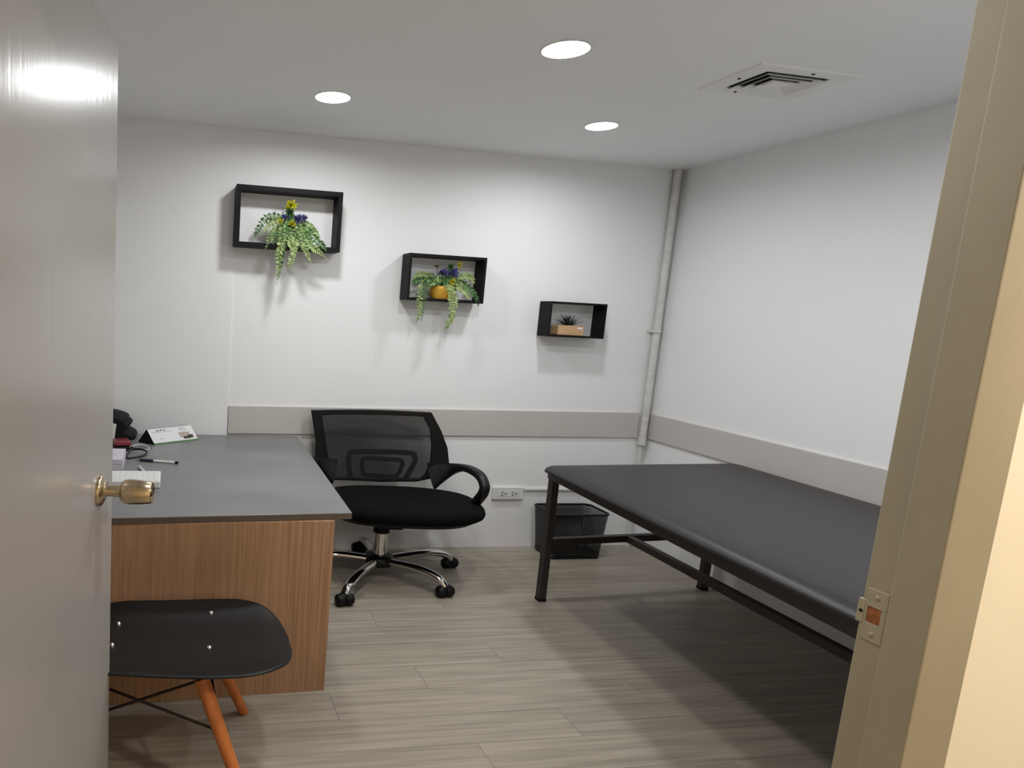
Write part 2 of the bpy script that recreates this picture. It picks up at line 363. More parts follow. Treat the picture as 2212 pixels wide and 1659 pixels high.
ot = thing('wall_outlet', 'white double socket outlet low on the back wall beside the waste bin', 'outlet', (-.858, 0, .329))
MB().box(-.096, .096, -.018, 0, -.037, .037).build('cover_plate', M['white'], ot, bevel=.004)
for sx in (-.034, .032):
    s_ = MB().box(sx - .030, sx + .030, -.0195, -.017, -.017, .017).build('socket', M['white'], ot, bevel=.004)
    for dz in (-.0085, .007): MB().box(sx - .012, sx + .004, -.0205, -.019, dz - .0016, dz + .0016).build('slot', M['dark'], s_)
    MB().lathe([(.0042, 0), (.0042, .001)], (sx + .016, -.0196, -.001), (0, -1, 0), 12).build('earth_hole', M['dark'], s_)
tag(MB().box(-.760, -.075, -.013, 0, .344, .358).build('cable_raceway', M['white'], bevel=.002), 'thin white cable raceway running from the wall outlet toward the corner', 'raceway')

# ------------------------------------------------------------------ desk
dk = thing('desk', 'office desk with grey slate-look top and brown woodgrain end panel', 'desk', (-2.75, -.7, 0))
def dq(p): return Vector((p[0] + 2.75, p[1] + .7, p[2]))
ZD = .645
top = [(-3.44, -1.385), (-2.180, -1.313), (-2.121, -.022), (-3.44, -.022)]
tp = MB().hexa([dq((x, y, ZD - .022)) for x, y in top], [dq((x, y, ZD)) for x, y in top]).build('desk_top', M['stone'], dk, bevel=.0015)
e_ = [(-3.44, -1.3862), (-2.1805, -1.3142), (-2.1805, -1.3130), (-3.44, -1.3850)]
MB().hexa([dq((x, y, ZD - .0215)) for x, y in e_], [dq((x, y, ZD - .0015)) for x, y in e_]).build('edge_band', M['edge'], tp)
def upright(name, pts): return MB().hexa([dq((x, y, .0)) for x, y in pts], [dq((x, y, ZD - .0225)) for x, y in pts]).build(name, M['wood'], dk, bevel=.001)
upright('end_panel', [(-3.42, -1.372), (-2.243, -1.330), (-2.243, -1.305), (-3.42, -1.345)])
upright('end_panel', [(-3.42, -.075), (-2.20, -.075), (-2.20, -.05), (-3.42, -.05)])
upright('modesty_panel', [(-2.96, -1.325), (-2.935, -1.325), (-2.935, -.08), (-2.96, -.08)])

# ------------------------------------------------------------------ office chair
OC = Vector((-1.70, -.36, 0)); ORZ = math.radians(-8)
oc = thing('office_chair', 'black mesh-back swivel chair with chrome star base beside the desk', 'chair', OC, ORZ)
Rinv = Matrix.Rotation(-ORZ, 3, 'Z')
def w2l(x, y, z=0): return Rinv @ (Vector((x, y, z)) - OC)
# seat
def superring(a, b, z, n=48, p=2.7, cx=0, cy=0):
    out = []
    for k in range(n):
        an = 2 * math.pi * k / n; c, s = math.cos(an), math.sin(an)
        out.append((cx + a * math.copysign(abs(c) ** (2 / p), c), cy + b * math.copysign(abs(s) ** (2 / p), s), z))
    return out
sx, sy = .06, -.02
st_ = MB(); rings = []
for q, z in ((.30, .340), (.80, .342), (.93, .349), (.985, .362), (1.0, .378), (.985, .397), (.94, .409), (.85, .416), (.6, .418), (.3, .416), (.02, .415)):
    rg = superring(.405 * q, .250 * q, z, cx=sx, cy=sy)
    rings.append(rg)
st_.loft(rings); st_.build('seat', M['fabric'], oc)
MB().loft([superring(.34, .20, .324, cx=sx, cy=sy), superring(.37, .225, .345, cx=sx, cy=sy)]).build('seat_pan', M['black'], oc)
# backrest
def bk(x, z): return (x, .262 - .38 * x * x + .06 * (z - .45), z)
outl = [(-.405, .800), (-.372, .64), (-.368, .55), (-.285, .425), (.0, .418), (.19, .432), (.285, .462), (.352, .545), (.338, .63), (.300, .72), (.245, .812), (-.08, .808)]
path = []
for i in range(len(outl)):
    p0, p1 = outl[i], outl[(i + 1) % len(outl)]
    for k in range(5): t = k / 5; path.append(bk(p0[0] * (1 - t) + p1[0] * t, p0[1] * (1 - t) + p1[1] * t))
def inset(path, d):
    cx = sum(p[0] for p in path) / len(path); cz = sum(p[2] for p in path) / len(path); out = []
    for p in path:
        v = Vector((cx - p[0], cz - p[2])); v = Vector((v.x / .36, v.y / .19)); v.normalize(); out.append(bk(p[0] + v.x * d, p[2] + v.y * d))
    return out
def band(outer, inner, th):       # closed flat band between two loops
    m = MB(); up = [Vector((0, th, 0))] * len(outer)
    a = [Vector(p) for p in outer]; b = [Vector(p) for p in inner]
    rings = [[a[i], b[i], b[i] + up[i], a[i] + up[i]] for i in range(len(a))]
    return m.loft(rings, cap=False, closed=True, smooth=False)
inn = []
icorn = [(-.345, .775), (-.315, .64), (-.300, .56), (-.255, .438), (.0, .438), (.21, .450), (.235, .478), (.258, .548), (.258, .63), (.245, .72), (.205, .787), (-.08, .782)]
for i in range(len(icorn)):
    p0, p1 = icorn[i], icorn[(i + 1) % len(icorn)]
    for k in range(5): t = k / 5; inn.append(bk(p0[0] * (1 - t) + p1[0] * t, p0[1] * (1 - t) + p1[1] * t))
band([(p[0], p[1] - .010, p[2]) for p in path], [(p[0], p[1] - .010, p[2]) for p in inn], .022).build('back_frame', M['black'], oc, bevel=.004)
nm = MB(); gx, gz = 20, 12; vs = []
L_ = lambda z: -.362 + (.795 - z) * .22; R_ = lambda z: .222 + .06 * math.sin(max(0, min(1, (.80 - z) / .36)) * math.pi) - max(0, .50 - z) * .35
for j in range(gz + 1):
    z = .430 + (.792 - .430) * j / gz
    for i in range(gx + 1): x = L_(z) + (R_(z) - L_(z)) * i / gx; vs.append(bk(x, z))
nm.add(vs, [(j * (gx + 1) + i, j * (gx + 1) + i + 1, (j + 1) * (gx + 1) + i + 1, (j + 1) * (gx + 1) + i) for j in range(gz) for i in range(gx)], True)
nm.build('back_mesh', M['net'], oc)
for pts, w in (([(-.165, .432), (-.180, .515), (-.176, .556), (-.14, .574), (.14, .580), (.178, .560), (.180, .53), (.135, .432)], .015),
               ([(-.092, .440), (-.105, .505), (-.098, .530), (-.07, .538), (.085, .538), (.112, .528), (.114, .508), (.078, .446), (-.085, .448)], .013)):
    sp_ = spline([(x, bk(x, z)[1] + .022, z) for x, z in pts], 6)
    MB().tube(sp_, w, .008, n=8, up=(0, 1, 0)).build('lumbar_support', M['black'], oc)
# armrests
def arm(s):
    c1 = [(.265, .232, .470), (.315, .205, .500), (.362, .165, .532), (.398, .09, .556), (.420, .0, .560), (.433, -.065, .548), (.440, -.100, .515), (.437, -.098, .480), (.428, -.070, .440), (.415, -.040, .400), (.405, -.02, .372)]
    lat = (1, .32 * s, 0)
    def hw(u): return .062 * max(0, 1 - u / .30) ** 1.5 + .015 + .006 * min(1, u / .5)
    t = MB().tube(spline([(s * x, y, z) for x, y, z in c1], 6), hw, .024, n=14, up=lat, power=3.0)
    t.build('armrest', M['armp'], oc)
arm(1); arm(-1)
# column and base
gx_, gy_ = w2l(-1.728, -.355)[:2]
MB().box(gx_ - .035, gx_ + .095, gy_ - .07, gy_ + .07, .262, .325).build('tilt_mechanism', M['black'], oc, bevel=.006)
MB().lathe([(.030, .226), (.042, .228), (.042, .242), (.028, .262)], (gx_, gy_, 0), n=20).build('collar', M['black'], oc)
MB().lathe([(.037, .085), (.037, .228)], (gx_, gy_, 0), n=24).build('gas_column', M['chrome'], oc)
MB().lathe([(.040, .052), (.072, .062), (.078, .085), (.070, .104), (.045, .110)], (gx_, gy_, 0), n=24).build('base_hub', M['blacksteel'], oc)
for (wx, wy) in ((-1.998, -.690), (-1.486, -.628), (-1.312, -.290), (-1.74, -.052), (-2.06, -.30)):
    e = w2l(wx, wy); d = Vector((e.x - gx_, e.y - gy_, 0)); ln = d.length; d.normalize(); c = Vector((gx_, gy_, 0))
    pth = [c + d * (ln * q) + Vector((0, 0, z)) for q, z in ((.16, .083), (.40, .092), (.62, .096), (.80, .090), (.93, .074), (1.0, .050))]
    lg = MB().tube(spline(pth, 5), lambda u: .026 - .004 * u, .018, n=14).build('base_leg', M['chrome'], oc)
    side = Vector((1, .25, 0)).normalized()
    cc = Vector((e.x, e.y, .0276))
    ca = MB()
    for s in (-1, 1): ca.lathe([(.006, -.0215), (.024, -.0215), (.0275, -.014), (.0275, .008), (.021, .0195), (.006, .022)], cc + side * (.0225 * s), side * s, 20)
    ca.tube([cc - side * .02 + Vector((0, 0, .012)), cc + side * .02 + Vector((0, 0, .014))], .020, n=10)
    ca.tube([cc + Vector((0, 0, .005)), cc + Vector((0, 0, .034))], .010, n=10)
    ca.build('caster', M['black'], lg)

# ------------------------------------------------------------------ examination couch
cb = thing('exam_couch', 'long black vinyl examination couch on a dark steel frame along the wall', 'couch', (-.55, -1.5, 0))
FLc, FRc, NLc, NRc = Vector((-1.132, -.742)), Vector((-.028, -.652)), Vector((-1.192, -2.47)), Vector((-.045, -2.43))
def Q(u, v, z):
    p = (FLc * (1 - u) + FRc * u) * (1 - v) + (NLc * (1 - u) + NRc * u) * v
    return Vector((p.x + .55, p.y + 1.5, z))
def rrect(du, r, z, lw=1.04, ll=1.80, n=7):     # rounded rectangle in (width, length) metres, inset du
    out = []
    a0, a1, b0, b1 = du, lw - du, du, ll - du; r = max(.004, r - du)
    for cx, cy, st in ((a1 - r, b1 - r, 0), (a0 + r, b1 - r, 90), (a0 + r, b0 + r, 180), (a1 - r, b0 + r, 270)):
        for k in range(n + 1):
            an = math.radians(st + 90 * k / n); out.append(Q((cx + r * math.cos(an)) / lw, (cy + r * math.sin(an)) / ll, z))
    return out[::-1]
cu = MB()
cu.loft([rrect(.03, .05, .651), rrect(.012, .05, .652), rrect(0, .05, .657), rrect(0, .05, .664), rrect(.006, .05, .673), rrect(.022, .05, .682), rrect(.05, .06, .687), rrect(.12, .14, .690), rrect(.3, .32, .690), rrect(.49, .5, .690)])
cu.build('cushion', M['vinyl'], cb)
A0, A1, A2, A3 = Vector((-1.024, -.690)), Vector((-.068, -.614)), Vector((-1.128, -2.41)), Vector((-.090, -2.37))   # leg centres
def G(u, v): p = (A0 * (1 - u) + A1 * u) * (1 - v) + (A2 * (1 - u) + A3 * u) * v; return Vector((p.x + .55, p.y + 1.5))
def bar(p, q, z0, z1, w, name):
    p, q = G(*p), G(*q); d = (q - p).normalized(); n = Vector((-d.y, d.x)) * (w / 2)
    c = [p - n, q - n, q + n, p + n]
    return MB().hexa([(a.x, a.y, z0) for a in c], [(a.x, a.y, z1) for a in c]).build(name, M['bedsteel'], cb, bevel=.003)
bar((0, -.012), (0, 1.012), .598, .651, .046, 'side_rail'); bar((1, -.012), (1, 1.012), .598, .651, .046, 'side_rail')
bar((.022, 0), (.978, 0), .600, .651, .036, 'end_rail'); bar((.022, 1), (.978, 1), .600, .651, .036, 'end_rail')
for (u, v) in ((0, 0), (1, 0), (0, 1), (1, 1)):
    c = G(u, v); lg = MB().box(c.x - .018, c.x + .018, c.y - .018, c.y + .018, .012, .5998).build('leg', M['bedsteel'], cb, bevel=.003)
    MB().box(c.x - .020, c.x + .020, c.y - .020, c.y + .020, 0, .014).build('rubber_foot', M['black'], lg, bevel=.003)
bar((.023, 0), (.977, 0), .278, .311, .030, 'cross_bar'); bar((.023, 1), (.977, 1), .278, .311, .030, 'cross_bar')
bar((.475, .010), (.515, .990), .278, .311, .034, 'long_stretcher')

# ------------------------------------------------------------------ waste bin
wbn = thing('waste_bin', 'black wire-mesh waste bin standing by the wall under the couch end', 'bin', (-.515, -.118, 0))
def rr(a, b, r, z, n=5):
    out = []
    for cx, cy, st in ((a - r, b - r, 0), (-a + r, b - r, 90), (-a + r, -b + r, 180), (a - r, -b + r, 270)):
        for k in range(n + 1): an = math.radians(st + 90 * k / n); out.append((cx + r * math.cos(an), cy + r * math.sin(an), z))
    return out
MB().loft([rr(.158, .086, .03, .004), rr(.180, .102, .035, .262)], cap=False).build('mesh_wall', M['binnet'], wbn)
MB().loft([rr(.158, .086, .03, 0), rr(.161, .089, .03, .030), rr(.158, .086, .03, .030), rr(.155, .083, .03, .006)]).build('base_pan', M['blacksteel'], wbn)
MB().tube(rr(.180, .102, .035, .264, 6), .006, n=8, closed=True).build('rim', M['blacksteel'], wbn)

# ------------------------------------------------------------------ wall boxes
def wallbox(x0, x1, z0, z1, D, label, t=.014):
    o = thing('wall_shelf', label, 'shelf', ((x0 + x1) / 2, 0, z0))
    a = (x1 - x0) / 2; h = z1 - z0; yb = -.007
    MB().box(-a, a, -D, yb, h - t, h).build('top_board', M['shelf'], o, bevel=.001)
    MB().box(-a, a, -D, yb, 0, t).build('bottom_board', M['shelf'], o, bevel=.001)
    MB().box(-a, -a + t, -D, yb, t, h - t).build('side_board', M['shelf'], o, bevel=.001)
    MB().box(a - t, a, -D, yb, t, h - t).build('side_board', M['shelf'], o, bevel=.001)
    return o
wallbox(-2.512, -1.976, 1.620, 1.915, .115, 'largest and highest black box shelf on the wall, holding the bushiest plant', .022)
wallbox(-1.602, -1.173, 1.402, 1.642, .115, 'middle black box shelf on the wall, with an ochre pot inside', .014)
wallbox(-.780, -.441, 1.245, 1.436, .115, 'smallest and lowest black box shelf on the wall, with a succulent', .010)

def frond(path, lw, parent, m, n=26, name='frond', taper=True):
    P = spline(path, max(3, n // (len(path) - 1))); mb = MB()
    mb.tube(P, .0013, n=4, smooth=False)
    for i in range(1, len(P)):
        t = (P[i] - P[i - 1]).normalized(); u = i / len(P); side = t.cross(Vector((0, -1, 0)))
        if side.length < .1: side = t.cross(Vector((1, 0, 0)))
        side.normalize(); ln = lw * (math.sin(math.pi * min(1, .18 + .8 * u)) if taper else 1)
        for s in (-1, 1):
            for q in range(2):
                dv = (side * s + t * random.uniform(.1, .7) + Vector((random.uniform(-.2, .2), random.uniform(-.7, .3), random.uniform(-.35, .25)))).normalized()
                l = ln * random.uniform(.7, 1.15); w = l * .22; o = P[i] + t * random.uniform(-.003, .003)
                nv = dv.cross(Vector((random.uniform(-.4, .4), -1, random.uniform(-.4, .4)))).normalized()
                mb.add([o, o + dv * l * .5 + nv * w, o + dv * l, o + dv * l * .5 - nv * w], [(0, 1, 2, 3)])
    return mb.build(name, m, parent)
def blossom(c, r, n, parent, m, name='flower', spike=.35, up=.3):
    mb = MB(); c = Vector(c)
    for i in range(n):
        d = Vector((random.gauss(0, 1), random.gauss(0, .8) - .3, random.gauss(0, 1) + up)).normalized(); l = r * random.uniform(.6, 1.1)
        a = d.orthogonal().normalized(); b = d.cross(a); w = l * spike * .5; o = c
        mb.add([o, o + d * l * .55 + a * w, o + d * l, o + d * l * .55 - a * w, o + d * l * .55 + b * w, o + d * l * .55 - b * w], [(0, 1, 2, 3), (0, 4, 2, 5)])
    return mb.build(name, m, parent)
def pot(parent, r, h):
    MB().lathe([(r * .78, 0), (r * .92, h * .25), (r, h * .75), (r, h), (r * .92, h), (r * .9, h * .8)], n=28).build('pot', M['pot'], parent)
    MB().lathe([(r * .9, h * .78), (.001, h * .84)], n=20, cap=False).build('soil', M['soil'], parent)

p1 = thing('potted_fern', 'bushy trailing fern with yellow and violet flowers in the largest wall box', 'plant', (-2.235, -.062, 1.6425))
pot(p1, .045, .06)
F1 = [[(0, 0, .06), (-.06, -.03, .13), (-.12, -.03, .125), (-.165, -.035, .06), (-.175, -.035, .03)],
      [(0, 0, .06), (-.05, -.03, .12), (-.10, -.03, .10), (-.135, -.03, .05)],
      [(0, -.01, .06), (-.03, -.05, .06), (-.05, -.07, -.02), (-.055, -.07, -.11), (-.06, -.07, -.20)],
      [(0, -.01, .06), (-.02, -.05, .05), (-.04, -.065, -.03), (-.045, -.066, -.10), (-.05, -.066, -.17)],
      [(0, -.01, .06), (.02, -.05, .05), (.02, -.075, -.02), (.005, -.075, -.09), (-.01, -.07, -.12)],
      [(0, -.01, .06), (.06, -.05, .06), (.11, -.07, -.005), (.15, -.07, -.03), (.19, -.06, -.055)],
      [(0, -.01, .06), (.08, -.04, .08), (.13, -.06, .03), (.17, -.06, .0), (.185, -.06, -.02)],
      [(0, -.01, .06), (.05, -.05, .04), (.08, -.07, -.03), (.11, -.07, -.085)],
      [(0, -.01, .06), (.03, -.05, .08), (.06, -.06, .04), (.07, -.07, -.02)],
      [(0, -.01, .06), (-.03, -.05, .08), (-.05, -.06, .03), (-.06, -.065, -.02)],
      [(0, -.01, .06), (.01, -.055, .06), (.0, -.07, .0), (.03, -.075, -.05)],
      [(0, 0, .06), (.07, -.02, .11), (.13, -.03, .07), (.16, -.04, .02)]]
for i, f in enumerate(F1): frond(f, .024 if i != 2 else .028, p1, M['fern'] if i % 3 else M['ferndark'], 30)
for i, f in enumerate([[(0, 0, .06), (-.02, -.04, .09), (-.05, -.05, .07)], [(0, 0, .06), (.02, -.04, .10), (.06, -.05, .08)], [(0, 0, .06), (0, -.03, .12), (0, -.04, .17)], [(0, 0, .06), (.01, -.05, .05), (.02, -.06, .01)]]):
    frond(f, .03, p1, M['ferndark'], 20)
for k in range(16):
    a0 = math.pi * (k + .5) / 16; r0 = random.uniform(.05, .085)
    frond([(0, -.01, .06), (r0 * .6 * math.cos(a0), -.05, .07 + .04 * math.sin(a0)), (r0 * 1.2 * math.cos(a0), -.062, .045 + .03 * math.sin(a0)), (r0 * 1.5 * math.cos(a0), -.066, -.01 + random.uniform(-.03, .02))], .026, p1, M['fern'] if k % 2 else M['ferndark'], 20)
blossom((0, -.035, .190), .036, 46, p1, M['yellow'], up=.6); blossom((-.004, -.035, .155), .032, 40, p1, M['ferndark'], 'flower_leaves')
blossom((-.03, -.055, .125), .028, 50, p1, M['violet']); blossom((.035, -.055, .122), .032, 60, p1, M['violet']); blossom((.065, -.05, .130), .026, 40, p1, M['violet'])
blossom((.005, -.07, .098), .026, 26, p1, M['yellow']); blossom((-.055, -.06, .105), .022, 20, p1, M['yellow'])
MB().tube([(0, -.01, .06), (-.03, -.02, .12), (-.042, -.02, .175)], .0016, n=5).tube([(-.042, -.02, .150), (-.030, -.02, .160)], .0014, n=5).build('twig', M['stem'], p1)

p2 = thing('potted_fern', 'trailing fern with violet flowers in a round ochre pot inside the middle wall box', 'plant', (-1.383, -.062, 1.4165))
pot(p2, .078 * .62, .066)
for o in p2.children: o.scale = (1.55, 1, 1)
F2 = [[(0, 0, .065), (-.08, -.03, .105), (-.14, -.05, .06), (-.155, -.07, -.02), (-.15, -.07, -.09), (-.165, -.07, -.135)],
      [(0, 0, .065), (-.07, -.03, .10), (-.12, -.05, .07), (-.13, -.07, -.02), (-.135, -.07, -.12)],
      [(0, -.01, .065), (.0, -.05, .07), (.02, -.07, .0), (.025, -.07, -.08), (.01, -.07, -.14), (.0, -.07, -.165)],
      [(0, -.01, .065), (.02, -.05, .06), (.04, -.07, -.02), (.035, -.07, -.10), (.02, -.07, -.14)],
      [(0, 0, .065), (.08, -.02, .09), (.13, -.04, .06), (.17, -.05, .01), (.185, -.05, -.03)],
      [(0, 0, .065), (.08, -.02, .12), (.14, -.02, .12), (.165, -.02, .09)],
      [(0, 0, .065), (-.08, -.01, .11), (-.15, -.02, .12), (-.19, -.03, .09)],
      [(0, 0, .065), (-.09, -.01, .09), (-.16, -.03, .09), (-.19, -.04, .06)],
      [(0, 0, .065), (.05, -.04, .07), (.10, -.06, .04), (.13, -.06, .0)]]
for i, f in enumerate(F2): frond(f, .024, p2, M['fern'] if i % 3 != 1 else M['ferndark'], 30)
for f in ([(0, 0, .065), (-.05, -.03, .09), (-.09, -.03, .08)], [(0, 0, .065), (.04, -.03, .09), (.08, -.03, .08)], [(0, 0, .065), (.02, -.02, .12), (.03, -.02, .15)], [(0, 0, .065), (-.02, -.03, .09), (-.03, -.03, .14)]):
    frond(f, .030, p2, M['ferndark'], 18)
for k in range(10):
    a0 = math.pi * (k + .5) / 10; r0 = random.uniform(.05, .08)
    frond([(0, -.01, .065), (r0 * .8 * math.cos(a0), -.035, .085 + .02 * math.sin(a0)), (r0 * 1.7 * math.cos(a0), -.045, .075 + random.uniform(-.02, .02))], .028, p2, M['fern'] if k % 3 == 0 else M['ferndark'], 16)
blossom((-.02, -.03, .130), .034, 60, p2, M['violet']); blossom((.035, -.03, .135), .036, 70, p2, M['violet']); blossom((.02, -.025, .165), .028, 40, p2, M['ferndark'], 'flower_leaves')
blossom((.066, -.03, .180), .026, 26, p2, M['yellow']); blossom((.025, -.05, .088), .024, 24, p2, M['yellow'])
tw = MB().tube(spline([(0, 0, .06), (-.045, -.02, .12), (-.052, -.02, .165)], 5), .0022, n=6).build('twig', M['stem'], p2)
MB().lathe([(.002, 0), (.012, .003), (.015, .008), (.006, .012)], (-.054, -.02, .164), n=12).build('seed_head', M['stem'], tw)

p3 = thing('succulent', 'small dark spiky succulent in a pale wooden planter inside the smallest wall box', 'plant', (-.628, -.062, 1.2555))
MB().box(-.084, .072, -.038, .038, 0, .054).build('planter', M['planter'], p3, bevel=.004)
MB().box(-.078, .066, -.033, .033, .052, .0555).build('soil', M['soil'], p3)
MB().box(.032, .062, -.0388, -.0378, .036, .046).build('sticker', M['paper'], p3)
for i in range(30):
    an = i * 2.399; ring = i / 30; el = 1.35 - 1.15 * ring; l = .060 + .028 * ring
    d = Vector((math.cos(an) * math.cos(el) * 1.25, math.sin(an) * math.cos(el) * .55, math.sin(el))); d = d * l
    b_ = Vector((math.cos(an) * .012 * ring - .004, math.sin(an) * .008 * ring, .054)); mid = b_ + d * .55 + Vector((0, 0, .004))
    MB().tube([b_, b_ + d * .3, mid, b_ + d], lambda u: .0068 * (1 - u) ** .7 + .0003, lambda u: .0032 * (1 - u) + .0003, n=6).build('leaf', M['succ'], p3)

# ------------------------------------------------------------------ moulded side chair
SC = Vector((-2.80, -1.60, 0)); sc = thing('side_chair', 'black moulded plastic side chair on orange wooden legs in front of the desk', 'chair', SC, math.radians(-2))
prof = []   # (x, z, halfwidth, edge raise)
def seat_z(d): return .372 - .022 * max(0, 1 - d / .07) ** 2 - .012 * math.sin(min(1, d / .5) * math.pi)
def seat_w(d): return .226 * (1 - abs(1 - min(d, .19) / .19) ** 2.3) ** (1 / 2.3) * (1 - .10 * max(0, d - .25) / .3)
for d in (.0004, .002, .005, .010, .018, .03, .045, .065, .09, .12, .155, .20, .26, .36, .46, .54):
    w = seat_w(d); prof.append((-2.437 - d, seat_z(d), w, .030 * (w / .226) ** 2))
NB = len(prof)
for x, z, w in ((-3.04, .366, .200), (-3.09, .382, .198), (-3.13, .412, .196), (-3.155, .47, .196), (-3.175, .55, .195), (-3.20, .63, .185), (-3.215, .69, .15), (-3.222, .715, .10), (-3.225, .722, .03)):
    prof.append((x, z, w, .02))
vs, fs, nj = [], [], 17
for k, (x, z, w, er) in enumerate(prof):
    back = k >= NB
    for j in range(nj):
        s = -1 + 2 * j / (nj - 1)
        rz_ = er * abs(s) ** 3
        vs.append((x + 2.80 + (rz_ * 1.6 if back else 0), s * w + (-.02 if not back else 0) + 0, z + (0 if back else rz_)))
for k in range(len(prof) - 1):
    for j in range(nj - 1): a = k * nj + j; fs.append((a, a + 1, a + nj + 1, a + nj))
sh = MB().add(vs, fs, True).build('seat_shell', M['shell'], sc)
so = sh.modifiers.new('thick', 'SOLIDIFY'); so.thickness = .010; so.offset = -1
su = sh.modifiers.new('smooth', 'SUBSURF'); su.levels = 1; su.render_levels = 1
for x, y in ((-2.668, -1.462), (-2.678, -1.650), (-2.945, -1.53), (-2.95, -1.648)):
    MB().lathe([(.008, -.004), (.0075, .0035), (.003, .0055)], (x + 2.8, y + 1.6, seat_z(-2.437 - x) + .030 * (abs(y + 1.62) / .22) ** 3 + .0005), n=14).build('screw', M['screw'], sc)
LEGS = [((-2.70, -1.765, .338), (-2.565, -1.850, 0)), ((-2.69, -1.50, .338), (-2.545, -1.425, 0)), ((-3.02, -1.73, .330), (-3.17, -1.785, 0)), ((-3.02, -1.50, .330), (-3.17, -1.42, 0))]
def sl(p): return Vector(p) - SC
for a_, b_ in LEGS:
    lg = MB().tube([sl(b_), sl(a_)], lambda u: .0155 + .006 * u, n=14).build('leg', M['beech'], sc)
    MB().tube([sl(a_), sl(a_) + Vector((0, 0, .014))], .012, n=10).build('bracket', M['wire'], lg)
def mixp(l, t): return sl(LEGS[l][1]).lerp(sl(LEGS[l][0]), t)
for i, j in ((0, 2), (2, 0), (1, 3), (3, 1), (0, 1), (1, 0), (2, 3), (3, 2)):
    MB().tube([mixp(i, .60), mixp(j, .985)], .0038, n=8).build('cross_wire', M['wire'], sc)

# ------------------------------------------------------------------ things on the desk
ZT = ZD
BL, BR, BB = Vector((-2.873, -.29, ZT)), Vector((-2.660, -.155, ZT)), Vector((-2.955, -.225, ZT))
offb = BB - BL; apl = (BL + BB) / 2 + Vector((0, 0, .070)); apr = apl + (BR - BL)
calr = thing('desk_calendar', 'tent-shaped desk calendar with white front and green bottom edge', 'calendar', BL)
def cl_(p): return Vector(p) - BL
nrm = (BR - BL).cross(apl - BL).normalized()
if nrm.y > 0: nrm = -nrm
MB().prism([cl_(BL), cl_(BR), cl_(apr), cl_(apl)], -nrm * .0025).build('front_card', M['black'], calr)
MB().prism([cl_(BL + offb), cl_(BR + offb), cl_(apr), cl_(apl)], Vector((0, -.002, 0))).build('back_card', M['black'], calr)
MB().prism([cl_(BL), cl_(BL + offb), cl_(BL + offb) + (BR - BL), cl_(BR)], Vector((0, 0, .002))).build('base_card', M['black'], calr)
MB().prism([cl_(BL) + (BR - BL) * .012, cl_(apl) + (BR - BL) * .012 - (apl - BL) * .05, cl_(BL + offb) + (BR - BL) * .012], (BR - BL) * .01).build('side_gusset', M['black'], calr)
def face(u0, u1, v0, v1, m, name, lift=.001, th=.0012, par=None, skew=0):
    U, V = BR - BL, apl - BL; f = lambda u, v: cl_(BL) + U * u + V * v + nrm * lift
    return MB().prism([f(u0, v0), f(u1, v0), f(u1, v1), f(u0, v1)], nrm * th).build(name, M[m], par or calr)
pg = face(0.0, 1.0, .09, .985, 'paper', 'page', 0)
face(0.0, 1.0, .0, .09, 'greenprint', 'green_edge', 0, par=pg)
for a_, b_, c_, d_, m_n in ((.06, .52, .735, .752, 'greyprint'), (.17, .24, .79, .86, 'greyprint'), (.26, .31, .81, .90, 'greyprint'), (.33, .38, .80, .88, 'greyprint'), (.19, .225, .30, .345, 'greyprint'),
                            (.63, .88, .28, .60, 'skinprint'), (.70, .86, .17, .33, 'darkprint'), (.82, .93, .20, .40, 'darkprint')):
    face(a_, b_, c_, d_, m_n, 'print', .0013, .0003 + (.0003 if m_n == 'darkprint' else 0), pg)
lg_ = MB(); U, V = BR - BL, apl - BL; ring_o, ring_i = [], []
for k in range(24):
    an = 2 * math.pi * k / 24; ring_o.append(cl_(BL) + U * (.76 + .075 * math.cos(an)) + V * (.78 + .12 * math.sin(an)) + nrm * .0016); ring_i.append(cl_(BL) + U * (.76 + .064 * math.cos(an)) + V * (.78 + .10 * math.sin(an)) + nrm * .0016)
lg_.add(ring_o + ring_i, [(k, (k + 1) % 24, 24 + (k + 1) % 24, 24 + k) for k in range(24)]); lg_.build('round_mark', M['greyprint'], pg)
face(.715, .80, .785, .81, 'greyprint', 'print', .0013, .0004, pg)
for k in range(14):
    c = cl_(apl) + (BR - BL) * (.06 + .065 * k) + Vector((0, 0, -.001)); 
    MB().tube([c + Vector((0, .005 * math.cos(2 * math.pi * q / 9), .005 * math.sin(2 * math.pi * q / 9))) for q in range(9)], .0008, n=4, closed=True, up=(1, 0, 0)).build('binding_ring', M['greyprint'], calr)

pn = thing('ballpoint_pen', 'white ballpoint pen with navy grip lying on the desk', 'pen', (-2.86, -.63, ZT + .0062))
a_, b_ = Vector((-.085, .024, 0)), Vector((.094, -.028, 0)); ln = lambda t: a_.lerp(b_, t)
MB().tube([ln(.42), ln(.93)], .0052, n=12).build('barrel', M['white'], pn)
MB().tube([ln(.10), ln(.42)], .0060, n=12).build('grip', M['penb'], pn)
MB().tube([ln(.0), ln(.10)], lambda u: .0015 + .004 * u, n=10).build('tip', M['greyprint'], pn)
MB().tube([ln(.93), ln(1.0)], .0058, n=12).build('end_cap', M['black'], pn)

wbx = thing('white_case', 'low white plastic case with a cable stub lying on the desk by the door knob', 'case', (-2.93, -.945, ZT))
MB().box(-.105, .095, -.080, .072, .0, .027).build('case_body', M['white'], wbx, bevel=.004)
for k in range(9): MB().box(-.098 + .021 * k, -.082 + .021 * k, -.066, .060, .0268, .0284).build('ridge', M['white'], wbx)
MB().tube(spline([(.030, .068, .014), (.026, .110, .016), (.016, .165, .010), (.006, .215, .0062)], 4), .006, n=8).build('cable_stub', M['cablew'], wbx)

